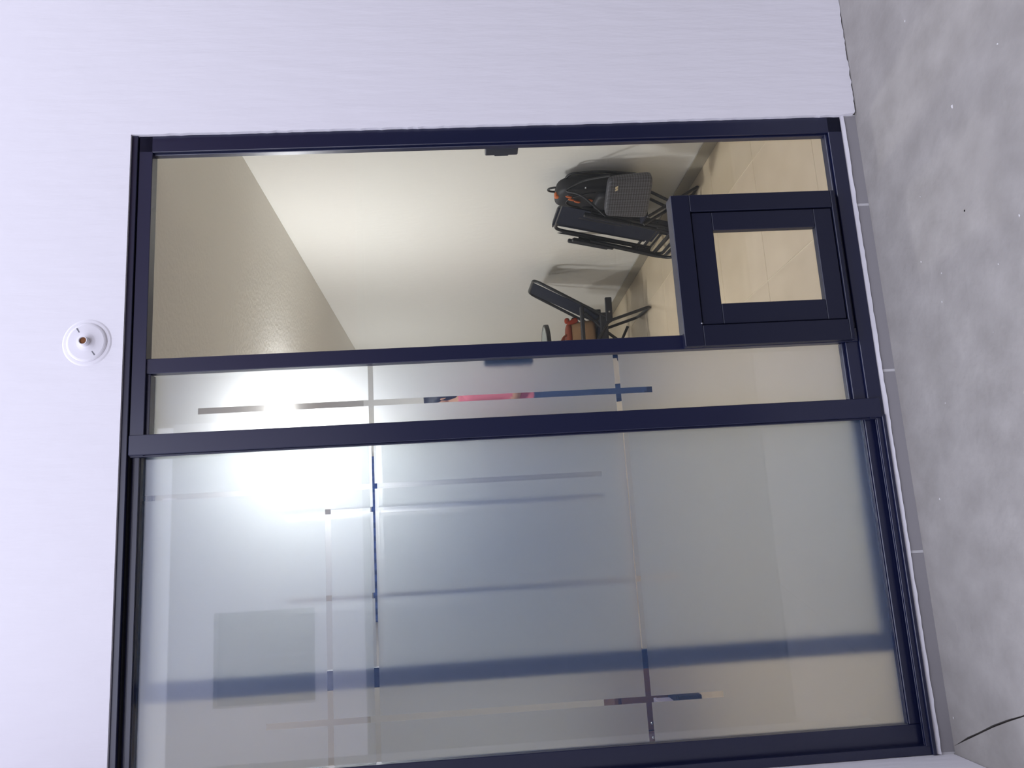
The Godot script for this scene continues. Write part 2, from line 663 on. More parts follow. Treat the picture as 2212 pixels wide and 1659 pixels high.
	part("grout", box(-2.156, 0.006, FLOOR_OUT - 0.02, -0.0125, -0.05, -0.0012, 0.0), M.grout_out, sk)
	var cuts := [-2.154, -1.543, -0.941, -0.341, 0.005]
	for i in 4:
		part("tile", box(cuts[i] + 0.0045, cuts[i + 1] - 0.0045, FLOOR_OUT - 0.01, -0.0135, -0.03, 0.0, 0.001), M.skirting_out, sk)
	var st2 := begin()
	var prev := Vector2(-0.0135, 0.004)
	x = -2.154
	while x < 0.0:
		var nx := minf(x + 0.02, 0.004)
		var nx2 := Vector2(-0.0135 + rng.randf_range(-0.0015, 0.0012), 0.004 + rng.randf_range(-0.0008, 0.0008))
		quad(st2, Vector3(x, 0.001, -0.004), Vector3(nx, 0.001, -0.004), Vector3(nx, nx2.x, nx2.y), Vector3(x, prev.x, prev.y), Vector3(0, 1, 1))
		quad(st2, Vector3(x, prev.x, prev.y), Vector3(nx, nx2.x, nx2.y), Vector3(nx, -0.0135, -0.01), Vector3(x, -0.0135, -0.01), Vector3(0, -1, 0.2))
		x = nx
		prev = nx2
		if x >= 0.004:
			break
	part("sealant", st2.commit(), M.caulk, sk)
	# what the panes mirror: a low boundary wall and the house across the yard
	var bw := structure("wall_boundary", "bare grey blockwork boundary wall across the courtyard", "wall")
	part("blockwork", box(-6.0, 6.0, FLOOR_OUT - 0.2, 2.25, 4.3, 4.5, 0.01), M.blockwork, bw)
	part("coping", box(-6.0, 6.0, 2.25, 2.31, 4.26, 4.54, 0.01), M.blockwork, bw)
	var sw := structure("wall_side_added", "added tall blockwork side wall that shades the right of the courtyard", "wall")  # unseen wall, added to block sky from the right of the facade
	part("blockwork", box(2.5, 2.7, FLOOR_OUT - 0.2, 3.4, 0.015, 4.3, 0.01), M.blockwork, sw)
	var nb := thing("neighbour_house", "white plastered house across the courtyard with one dark window", "house", Vector3(0, FLOOR_OUT, 7.0))
	var st3 := begin()
	add_box(st3, Vector3(-9, 0, 0), Vector3(-3.06, 4.95, 0.3), 0.0)
	add_box(st3, Vector3(-2.02, 0, 0), Vector3(0.2, 4.95, 0.3), 0.0)
	add_box(st3, Vector3(-3.06, 0, 0), Vector3(-2.02, 3.30, 0.3), 0.0)
	add_box(st3, Vector3(-3.06, 4.44, 0), Vector3(-2.02, 4.95, 0.3), 0.0)
	part("wall", st3.commit(), M.plaster, nb)
	var wn := part("window", box(-3.06, -2.02, 3.30, 4.44, 0.16, 0.22, 0.004), M.window_dark, nb)
	part("sash", box(-2.56, -2.52, 3.30, 4.44, 0.14, 0.2, 0.004), M.frame, wn)

	var nd := thing("added_house", "tall terracotta house added beside the white one to darken the reflection in the clear pane", "house", Vector3(0.2, FLOOR_OUT, 7.0))  # unseen house, added so the clear pane mirrors something dark
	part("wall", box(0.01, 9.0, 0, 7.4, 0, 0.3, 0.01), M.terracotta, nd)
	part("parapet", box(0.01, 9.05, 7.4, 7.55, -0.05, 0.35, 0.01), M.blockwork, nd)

# ---------------------------------------------------------------- the room
func room() -> void:
	var fl := structure("floor", "floor of large square beige tiles inside the room", "floor")
	part("bed", box(-4.55, 0.75, -0.22, FLOOR_IN - 0.0015, -6.2, -0.015, 0.0), M.grout_in, fl)
	var xs := [-4.45, -3.922, -3.322, -2.722, -2.122, -1.522, -0.922, -0.322, 0.278, 0.612]
	var zs: Array = [-0.125]
	var z := -0.276
	while z > -6.0:
		zs.append(z)
		z -= 0.6
	zs.append(-6.0)
	var i := 0
	for a in xs.size() - 1:
		for b in zs.size() - 1:
			part("tile", box(xs[a] + 0.0016, xs[a + 1] - 0.0016, FLOOR_IN - 0.01, FLOOR_IN, zs[b + 1] + 0.0016, zs[b] - 0.0016, 0.0008), M.tiles[(a * 5 + b * 3) % 3], fl)
			i += 1
	var wr := structure("wall_right", "pale cream wall of the room beside the folded chairs", "wall")
	part("plaster", box(ROOM_X, ROOM_X + 0.15, FLOOR_IN - 0.1, CEIL + 0.1, -6.2, -0.165, 0.0), M.wall_in, wr)
	var wl := structure("wall_inner_left", "pale cream wall on the far side of the room", "wall")
	part("plaster", box(-4.60, -4.45, FLOOR_IN - 0.1, CEIL + 0.1, -6.2, -0.165, 0.0), M.wall_in, wl)
	var wf := structure("wall_inner_front", "pale cream wall of the room beside the sliding leaves", "wall")
	part("plaster", box(-4.60, -2.158, FLOOR_IN - 0.1, CEIL + 0.1, -0.32, -0.172, 0.0), M.wall_in, wf)
	var wb := structure("wall_back", "pale cream wall behind the blue curtain at the end of the room", "wall")
	part("plaster", box(-4.60, 0.762, FLOOR_IN - 0.1, CEIL + 0.1, -6.2, -6.0, 0.0), M.wall_in, wb)
	var c := structure("ceiling", "white plastered ceiling of the room", "ceiling")
	part("plaster", box(-4.65, 0.80, CEIL, CEIL + 0.25, -6.25, -0.165, 0.0), M.ceiling, c)
	var sk := structure("baseboard_right", "row of beige skirting tiles along the cream wall", "skirting")
	part("grout", box(ROOM_X - 0.003, ROOM_X, FLOOR_IN, 0.05, -6.0, -0.17, 0.0), M.grout_in, sk)
	var zz := -0.17
	var cut := -0.98
	var ends: Array = [-0.17]
	while cut > -6.0:
		ends.append(cut)
		cut -= 0.6
	ends.append(-6.0)
	for k in ends.size() - 1:
		part("tile", box(ROOM_X - 0.011, ROOM_X - 0.001, FLOOR_IN + 0.001, 0.053, ends[k + 1] + 0.001, ends[k] - 0.001, 0.001), M.skirting_in, sk)
	# curtain at the end of the room
	var cu := thing("curtain", "long dark blue curtain hanging at the end of the room behind frosted glass", "curtain", Vector3(0, 0, -5.86))
	var st := begin()
	var n := 120
	var pt := func(k: int, yy: float, back: float) -> Array:
		var u := float(k) / n
		var amp := 0.028
		var ph := u * TAU * 14.0 + sin(u * 17.0) * 0.7
		var nn := Vector3(-cos(ph) * amp * TAU * 14.0 / 1.68, 0, 1.0).normalized()
		return [Vector3(-2.13 + 1.68 * u, yy, sin(ph) * amp + back), nn if back > -0.001 else -nn]
	for k in n:
		smooth_quad(st, [pt.call(k, FLOOR_IN + 0.03, 0.0), pt.call(k + 1, FLOOR_IN + 0.03, 0.0), pt.call(k + 1, 2.41, 0.0), pt.call(k, 2.41, 0.0)])
		smooth_quad(st, [pt.call(k, FLOOR_IN + 0.03, -0.003), pt.call(k + 1, FLOOR_IN + 0.03, -0.003), pt.call(k + 1, 2.41, -0.003), pt.call(k, 2.41, -0.003)])
	part("cloth", st.commit(), M.curtain, cu)
	part("rail", box(-2.15, -0.42, 2.412, 2.432, -0.012, 0.012, 0.003), M.rail, cu)
	part("bracket", box(-2.0, -1.97, 2.40, 2.44, -0.14, -0.01, 0.002), M.rail, cu)
	part("bracket", box(-0.6, -0.57, 2.40, 2.44, -0.14, -0.01, 0.002), M.rail, cu)

# ---------------------------------------------------------------- the door
func film(xs: Array, ys: Array, slots: Array, z: float) -> ArrayMesh:
	# a sheet of frosted film with clear slots; slots are [x0, x1, y0, y1]
	var X: Array = xs.duplicate()
	var Y: Array = ys.duplicate()
	for s in slots:
		for v in [s[0], s[1]]:
			if v > xs[0] and v < xs[1] and not X.has(v):
				X.append(v)
		for v in [s[2], s[3]]:
			if v > ys[0] and v < ys[1] and not Y.has(v):
				Y.append(v)
	X.sort()
	Y.sort()
	var solid := func(i: int, j: int) -> bool:
		if i < 0 or j < 0 or i >= X.size() - 1 or j >= Y.size() - 1:
			return false
		var cx: float = (X[i] + X[i + 1]) * 0.5
		var cy: float = (Y[j] + Y[j + 1]) * 0.5
		for s in slots:
			if cx > s[0] and cx < s[1] and cy > s[2] and cy < s[3]:
				return false
		return true
	var st := begin()
	var t := 0.0012
	for i in X.size() - 1:
		for j in Y.size() - 1:
			if not solid.call(i, j):
				continue
			var a := Vector3(X[i], Y[j], z)
			var b := Vector3(X[i + 1], Y[j + 1], z)
			quad(st, a, Vector3(b.x, a.y, z), b, Vector3(a.x, b.y, z), Vector3(0, 0, 1))
			quad(st, a - Vector3(0, 0, t), Vector3(b.x, a.y, z - t), b - Vector3(0, 0, t), Vector3(a.x, b.y, z - t), Vector3(0, 0, -1))
			for e in [[-1, 0], [1, 0], [0, -1], [0, 1]]:
				if solid.call(i + e[0], j + e[1]):
					continue
				var p := Vector3(b.x if e[0] == 1 else a.x, b.y if e[1] == 1 else a.y, z)
				var q := Vector3(a.x if e[0] == -1 else b.x, a.y if e[1] == -1 else b.y, z)
				quad(st, p, q, q - Vector3(0, 0, t), p - Vector3(0, 0, t), Vector3(e[0], e[1], 0))
	return st.commit()

func door() -> void:
	var fr: Material = M.frame
	var d := structure("door_1", "dark navy aluminium door frame set in the white wall", "door frame")
	# outer frame
	part("head_lip", box(-2.155, 0.0, 2.469, 2.489, -0.10, 0.006), fr, d)
	part("head_rail", box(-1.10, 0.0, 2.421, 2.4655, -0.045, 0.0), fr, d)
	part("head_groove", box(-2.155, 0.0, 2.464, 2.472, -0.05, -0.006, 0.0), M.gasket, d)
	part("head_track", box(-2.155, -1.03, 2.452, 2.468, -0.16, -0.022), fr, d)
	part("head_track", box(-2.155, -1.10, 2.440, 2.455, -0.026, -0.020, 0.001), fr, d)
	part("head_track", box(-2.155, -1.03, 2.440, 2.455, -0.088, -0.082, 0.001), fr, d)
	part("right_jamb", box(-0.060, 0.0, 0.0, 2.4655, -0.034, 0.0), fr, d)
	part("right_jamb_rebate", box(-0.030, 0.0, 0.0, 2.4655, -0.052, -0.034), fr, d)
	part("glazing_bead", box(-0.066, -0.059, 0.056, 2.423, -0.037, -0.012, 0.002), fr, d)
	part("left_jamb", box(-2.155, -2.128, 0.0, 2.47, -0.16, -0.004), fr, d)
	part("sill", box(-1.10, 0.0, 0.0, 0.050, -0.045, 0.0), fr, d)
	part("threshold", box(-2.155, 0.045, -0.05, -0.006, -0.172, -0.02), fr, d)
	part("sill_bead", box(-0.785, -0.06, 0.049, 0.060, -0.037, -0.010, 0.002), fr, d)
	part("sill_track", box(-2.155, -1.09, 0.0, 0.012, -0.16, 0.004), fr, d)
	part("sill_track", box(-2.155, -1.10, 0.012, 0.027, -0.012, -0.005, 0.001), fr, d)
	part("sill_track", box(-2.155, -1.10, 0.012, 0.024, -0.026, -0.021, 0.001), fr, d)
	part("mullion", box(-1.098, -1.034, 0.012, 2.4655, -0.034, 0.006, 0.002), fr, d)
	part("mullion_edge", box(-1.1035, -1.098, 0.014, 2.4655, -0.024, -0.008, 0.001), fr, d)
	part("mullion_back", box(-1.085, -1.045, 0.012, 2.4655, -0.05, -0.034, 0.001), fr, d)
	part("slim_mullion", box(-0.834, -0.7845, 0.050, 2.423, -0.042, -0.006, 0.002), fr, d)
	# side light between the mullions
	part("side_light_head", box(-1.034, -0.834, 2.409, 2.423, -0.06, -0.012), fr, d)
	part("side_light_sill", box(-1.034, -0.834, 0.050, 0.094, -0.06, -0.010), fr, d)
	part("side_light_bead", box(-1.034, -0.834, 0.093, 0.104, -0.046, -0.022, 0.002), fr, d)
	# clear pane, cut round the pet door
	var w := structure("window_1", "tall clear glass pane on the right of the door frame", "window")
	part("pane", extrude(PackedVector2Array([Vector2(-0.79, 2.43), Vector2(-0.055, 2.43), Vector2(-0.055, 0.055), Vector2(-0.300, 0.055), Vector2(-0.300, 0.648), Vector2(-0.79, 0.648)]), -0.032, -0.027), M.glass, w)
	var lk := part("lock", box(-0.066, -0.018, 1.166, 1.284, -0.087, -0.037, 0.003), M.lock, d)
	part("latch", box(-0.066, -0.062, 1.20, 1.25, -0.092, -0.086, 0.001), M.lock, lk)
	var hn := part("handle", box(-0.843, -0.803, 1.161, 1.329, -0.103, -0.067, 0.005), M.lock, d)
	part("mount", box(-0.827, -0.805, 1.185, 1.305, -0.068, -0.041, 0.002), M.lock, hn)
	# frosted side light
	var s := structure("window_2", "narrow frosted side light with thin clear stripes", "window")
	part("pane", box(-1.040, -0.830, 0.090, 2.414, -0.050, -0.045, 0.0), M.glass_tinted, s)
	part("frosted_film", film([-1.040, -0.830], [0.090, 2.414], [[-0.967, -0.947, 0.765, 2.27], [-1.041, -0.829, 1.700, 1.717], [-1.041, -0.829, 0.872, 0.890]], -0.0512), M.frost, s)
	# outer sliding leaf
	var b := structure("door_2", "frosted sliding leaf on the outer track with thin clear stripes", "door")
	part("left_stile", box(-2.130, -2.069, 0.018, 2.462, -0.066, -0.030, 0.002), fr, b)
	part("right_stile", box(-1.095, -1.050, 0.018, 2.462, -0.078, -0.055, 0.002), fr, b)
	part("top_rail", box(-2.069, -1.095, 2.440, 2.462, -0.066, -0.034, 0.002), fr, b)
	part("bottom_rail", box(-2.069, -1.095, 0.014, 0.057, -0.066, -0.030, 0.002), fr, b)
	part("bottom_rail_ridge", box(-2.069, -1.095, 0.057, 0.060, -0.055, -0.036, 0.001), fr, b)
	part("pane", box(-2.080, -1.085, 0.050, 2.445, -0.052, -0.047, 0.0), M.glass_tinted, b)
	part("frosted_film", film([-2.078, -1.086], [0.052, 2.444], [[-1.953, -1.934, 0.63, 2.05], [-1.240, -1.223, 0.96, 2.445], [-2.079, -1.085, 1.846, 1.864], [-2.079, -1.085, 1.704, 1.720], [-2.079, -1.085, 0.860, 0.878]], -0.0532), M.frost, b)
	# inner sliding leaf, seen through the outer one
	var c := structure("door_3", "frosted sliding leaf on the inner track with a dark stile", "door")
	part("left_stile", box(-1.860, -1.801, 0.018, 2.450, -0.138, -0.108, 0.002), fr, c)
	part("top_rail", box(-1.801, -1.06, 2.428, 2.450, -0.138, -0.108, 0.002), fr, c)
	part("bottom_rail", box(-1.801, -1.06, 0.014, 0.057, -0.138, -0.108, 0.002), fr, c)
	part("right_stile", box(-1.060, -1.046, 0.018, 2.450, -0.138, -0.108, 0.002), fr, c)
	part("pane", box(-1.805, -1.055, 0.050, 2.435, -0.125, -0.120, 0.0), M.glass, c)
	part("frosted_film", film([-1.803, -1.056], [0.052, 2.434], [[-1.310, -1.293, 0.95, 2.0], [-1.588, -1.570, 0.71, 2.0], [-1.804, -1.055, 1.704, 1.720], [-1.804, -1.055, 0.860, 0.878]], -0.1262), M.frost_milky, c)
	# pet door in the clear pane
	var p := thing("pet_door", "square navy flap frame set in the bottom of the clear pane", "pet door", Vector3(-0.562, 0.06, 0))
	var ring := func(x0: float, x1: float, y0: float, y1: float, ix0: float, ix1: float, iy0: float, iy1: float, z0: float, z1: float) -> ArrayMesh:
		var st := begin()
		add_box(st, Vector3(x0, y0, z0), Vector3(x1, iy0, z1), 0.002)
		add_box(st, Vector3(x0, iy1, z0), Vector3(x1, y1, z1), 0.002)
		add_box(st, Vector3(x0, iy0, z0), Vector3(ix0, iy1, z1), 0.002)
		add_box(st, Vector3(ix1, iy0, z0), Vector3(x1, iy1, z1), 0.002)
		return st.commit()
	part("frame", ring.call(-0.270, 0.270, 0.012, 0.596, -0.1985, 0.2085, 0.0265, 0.5305, -0.040, 0.022), M.pet, p)
	part("weather_strip", ring.call(-0.1985, 0.2085, 0.0265, 0.5305, -0.190, 0.200, 0.036, 0.522, -0.02, 0.006), M.gasket, p)
	var flap := part("flap", ring.call(-0.1955, 0.2055, 0.030, 0.5275, -0.124, 0.139, 0.094, 0.456, -0.012, 0.016), M.pet, p)
	part("pane", box(-0.126, 0.141, 0.092, 0.458, -0.004, 0.000, 0.0), M.glass, flap)
	part("hinge_pin", box(-0.1945, -0.1895, 0.529, 0.536, 0.016, 0.0235, 0.001), M.chrome, flap)
	# round conduit cover on the wall above the door
	var cb := thing("conduit_cover", "round white cover with a plugged pipe stub on the wall above the door", "cover", Vector3(-0.727, 2.602, 0.015))
	var up := Transform3D(Basis(Vector3.RIGHT, Vector3(0, 0, 1), Vector3(0, -1, 0)), Vector3.ZERO)
	part("mud_ring", lathe([Vector2(0.078, 0.0), Vector2(0.073, 0.0022), Vector2(0.066, 0.003), Vector2(0.058, 0.0012)]), M.plaster, cb, up)
	part("plate", lathe([Vector2(0.064, -0.002), Vector2(0.064, 0.0045), Vector2(0.0605, 0.007), Vector2(0.056, 0.0085), Vector2(0.030, 0.010), Vector2(0.020, 0.0115), Vector2(0.0155, 0.0125)], 48), M.white_plastic, cb, up)
	part("pipe_stub", lathe([Vector2(0.0155, 0.008), Vector2(0.0145, 0.030), Vector2(0.0132, 0.0315), Vector2(0.0112, 0.031), Vector2(0.0108, 0.024)], 32), M.white_plastic, cb, up)
	part("putty", lathe([Vector2(0.0, 0.0285), Vector2(0.006, 0.028), Vector2(0.0112, 0.0265)], 24), M.putty, cb, up)
	for q in [[0.55, 0.047], [0.55 + PI, 0.044]]:
		# image of the screw slots: one above, one below the stub
		var ang: float = q[0] + 0.03
		var dir := Vector3(cos(ang), sin(ang), 0)
		var rot := Transform3D(Basis(dir, Vector3(-dir.y, dir.x, 0), Vector3(0, 0, 1)), dir * q[1] + Vector3(0, 0, 0.009))
		var st := begin()
		add_box(st, Vector3(-0.009, -0.0022, -0.003), Vector3(0.009, 0.0022, 0.0006), 0.0005, rot)
		part("screw_slot", st.commit(), M.slot_dark, cb)

# ---------------------------------------------------------------- furniture
func folding_chair(called: String, label: String, origin: Vector3, across: Vector3, lean: Vector3, group: String) -> Node3D:
	# folded flat: across runs along its width, lean along its height, the front faces their cross product
	var t := thing(called, label, "folding chair", origin, group)
	var a := across.normalized()
	var h := (lean - a * lean.dot(a)).normalized()
	var n := h.cross(a).normalized()
	if n.x > 0.0:
		n = -n
	var at := func(u: float, v: float, w: float) -> Vector3:
		return a * u + h * v + n * w
	var W := 0.52
	part("back_frame", tube(rounded_path([at.call(0, 0.12, 0), at.call(0, 0.765, 0), at.call(W, 0.765, 0), at.call(W, 0.12, 0)], 0.06, 6), 0.011), M.tube, t)
	# the sling, laced round the frame's top and bottom bars
	var st := begin()
	var nx := 8
	var ny := 14
	var P := func(i: int, j: int, back: float) -> Vector3:
		var u := 0.02 + (W - 0.18) * i / nx
		var v := 0.15 + 0.62 * j / ny
		var sag := -0.006 * sin(PI * i / nx) * sin(PI * j / ny)
		return at.call(u, v, 0.012 + sag - back)
	for i in nx:
		for j in ny:
			quad(st, P.call(i, j, 0.0), P.call(i + 1, j, 0.0), P.call(i + 1, j + 1, 0.0), P.call(i, j + 1, 0.0), n)
			quad(st, P.call(i, j, 0.004), P.call(i + 1, j, 0.004), P.call(i + 1, j + 1, 0.004), P.call(i, j + 1, 0.004), -n)
	for i in nx:
		quad(st, P.call(i, 0, 0.0), P.call(i + 1, 0, 0.0), P.call(i + 1, 0, 0.004), P.call(i, 0, 0.004), -h)
		quad(st, P.call(i, ny, 0.0), P.call(i + 1, ny, 0.0), P.call(i + 1, ny, 0.004), P.call(i, ny, 0.004), h)
	for j in ny:
		quad(st, P.call(0, j, 0.0), P.call(0, j + 1, 0.0), P.call(0, j + 1, 0.004), P.call(0, j, 0.004), -a)
		quad(st, P.call(nx, j, 0.0), P.call(nx, j + 1, 0.0), P.call(nx, j + 1, 0.004), P.call(nx, j, 0.004), a)
	part("sling", st.commit(), M.sling, t)
	part("front_leg", tube(rounded_path([at.call(-0.012, 0.60, 0.026), at.call(-0.012, 0.045, 0.030), at.call(W + 0.012, 0.045, 0.030), at.call(W + 0.012, 0.60, 0.026)], 0.07, 6), 0.0105), M.tube, t)
	part("rear_leg", tube(rounded_path([at.call(0.014, 0.52, 0.034), at.call(0.014, -0.02, 0.050), at.call(W - 0.014, -0.02, 0.050), at.call(W - 0.014, 0.52, 0.034)], 0.07, 6), 0.0105), M.tube, t)
	part("seat_bar", tube([at.call(0.0, 0.17, 0.004), at.call(W, 0.17, 0.004)], 0.009), M.tube, t)
	part("cross_bar", tube([at.call(0.0, 0.10, 0.03), at.call(W, 0.10, 0.03)], 0.008), M.tube, t)
	for u in [-0.004, W + 0.004]:
		var s := begin()
		var o: Vector3 = at.call(u, 0.0, 0.045)
		add_box(s, Vector3(-0.016, 0.36, -0.010), Vector3(0.016, 0.64, 0.014), 0.007, Transform3D(Basis(a, h, n), o))
		part("armrest", s.commit(), M.plastic, t)
		var j := begin()
		add_box(j, Vector3(-0.008, 0.12, -0.056), Vector3(0.008, 0.20, 0.0), 0.004, Transform3D(Basis(a, h, n), o))
		var jo := part("joint", j.commit(), M.plastic, t)
		var rv := begin()
		add_tube(rv, [at.call(u - 0.010, 0.155, 0.035), at.call(u + 0.010, 0.155, 0.035)], 0.006, 8)
		part("rivet", rv.commit(), M.chrome, jo)
	return t

func open_chair() -> void:
	var t := thing("folding_chair", "open dark folding chair beside the cream wall carrying a tan handbag", "folding chair", Vector3(0.25, FLOOR_IN, -3.29))
	# local frame: across = away from the camera, along = the way it faces (towards -x)
	var a := Vector3(0.106, 0, -0.994)
	var f := Vector3(-0.994, 0, -0.106)
	var at := func(u: float, y: float, w: float) -> Vector3:      # u across from the middle, y above the floor, w forward
		return a * u + Vector3.UP * y + f * w
	var H := 0.235
	# back: hinge at w 0.05, y 0.36, top at w -0.235, y 0.865
	part("back_frame", tube(rounded_path([at.call(-H, 0.345, 0.065), at.call(-H, 0.868, -0.235), at.call(H, 0.868, -0.235), at.call(H, 0.345, 0.065)], 0.07, 6), 0.0115), M.tube, t)
	var sling := func(p0: Vector2, p1: Vector2, a0: Vector2, a1: Vector2, sag: float) -> ArrayMesh:
		var st := begin()
		var nx := 8
		var ny := 12
		var d := (p1 - p0).normalized()
		var nn := Vector2(-d.y, d.x)
		var P := func(i: int, j: int, back: float) -> Vector3:
			var q := p0.lerp(p1, float(j) / ny) + nn * (back - sag * sin(PI * i / nx) * sin(PI * j / ny))
			var e := a0.lerp(a1, float(j) / ny)
			return at.call(lerpf(e.x, e.y, float(i) / nx), q.y, q.x)
		var nv: Vector3 = at.call(0, nn.y, nn.x)
		for i in nx:
			for j in ny:
				quad(st, P.call(i, j, 0.004), P.call(i + 1, j, 0.004), P.call(i + 1, j + 1, 0.004), P.call(i, j + 1, 0.004), nv)
				quad(st, P.call(i, j, 0.0), P.call(i + 1, j, 0.0), P.call(i + 1, j + 1, 0.0), P.call(i, j + 1, 0.0), -nv)
		for j in ny:
			quad(st, P.call(0, j, 0.0), P.call(0, j + 1, 0.0), P.call(0, j + 1, 0.004), P.call(0, j, 0.004), -a)
			quad(st, P.call(nx, j, 0.0), P.call(nx, j + 1, 0.0), P.call(nx, j + 1, 0.004), P.call(nx, j, 0.004), a)
		for i in nx:
			quad(st, P.call(i, 0, 0.0), P.call(i + 1, 0, 0.0), P.call(i + 1, 0, 0.004), P.call(i, 0, 0.004), -at.call(0, d.y, d.x))
			quad(st, P.call(i, ny, 0.0), P.call(i + 1, ny, 0.0), P.call(i + 1, ny, 0.004), P.call(i, ny, 0.004), at.call(0, d.y, d.x))
		return st.commit()
	part("back_sling", sling.call(Vector2(0.045, 0.385), Vector2(-0.232, 0.872), Vector2(-0.222, 0.10), Vector2(-0.15, 0.20), 0.012), M.sling, t)
	part("seat_frame", tube(rounded_path([at.call(-H + 0.01, 0.36, 0.05), at.call(-H + 0.01, 0.40, 0.47), at.call(H - 0.01, 0.40, 0.47), at.call(H - 0.01, 0.36, 0.05)], 0.05, 5), 0.0115), M.tube, t)
	part("seat_sling", sling.call(Vector2(0.47, 0.408), Vector2(0.05, 0.368), Vector2(-0.19, 0.19), Vector2(-0.19, 0.19), 0.015), M.sling, t)
	part("rear_leg", tube(rounded_path([at.call(-H, 0.52, 0.42), at.call(-H, 0.34, 0.10), at.call(-H, 0.012, 0.0), at.call(H, 0.012, 0.0), at.call(H, 0.34, 0.10), at.call(H, 0.52, 0.42)], 0.05, 5), 0.0115), M.tube, t)
	part("front_leg", tube(rounded_path([at.call(-H + 0.026, 0.50, 0.02), at.call(-H + 0.026, 0.36, 0.16), at.call(-H + 0.026, 0.012, 0.44), at.call(H - 0.026, 0.012, 0.44), at.call(H - 0.026, 0.36, 0.16), at.call(H - 0.026, 0.50, 0.02)], 0.05, 5), 0.0115), M.tube, t)
	for s in [-1.0, 1.0]:
		var st := begin()
		add_box(st, Vector3(-0.022, 0.512, -0.02), Vector3(0.022, 0.540, 0.40), 0.010, Transform3D(Basis(a, Vector3.UP, f), a * (H + 0.002) * s))
		part("armrest", st.commit(), M.plastic, t)
		var sd := begin()
		add_box(sd, Vector3(-0.013, 0.335, 0.03), Vector3(0.013, 0.392, 0.45), 0.005, Transform3D(Basis(a, Vector3.UP, f), a * (H - 0.012) * s))
		part("side_rail", sd.commit(), M.plastic, t)
		var br := begin()
		add_box(br, Vector3(-0.010, 0.30, -0.08), Vector3(0.010, 0.35, 0.10), 0.006, Transform3D(Basis(a, Vector3.UP, f), a * (H + 0.004) * s))
		var bo := part("hinge", br.commit(), M.plastic, t)
		var rv := begin()
		add_tube(rv, [at.call((H + 0.012) * s, 0.325, 0.03), at.call((H + 0.020) * s, 0.325, 0.03)], 0.007, 8)
		part("rivet", rv.commit(), M.chrome, bo)

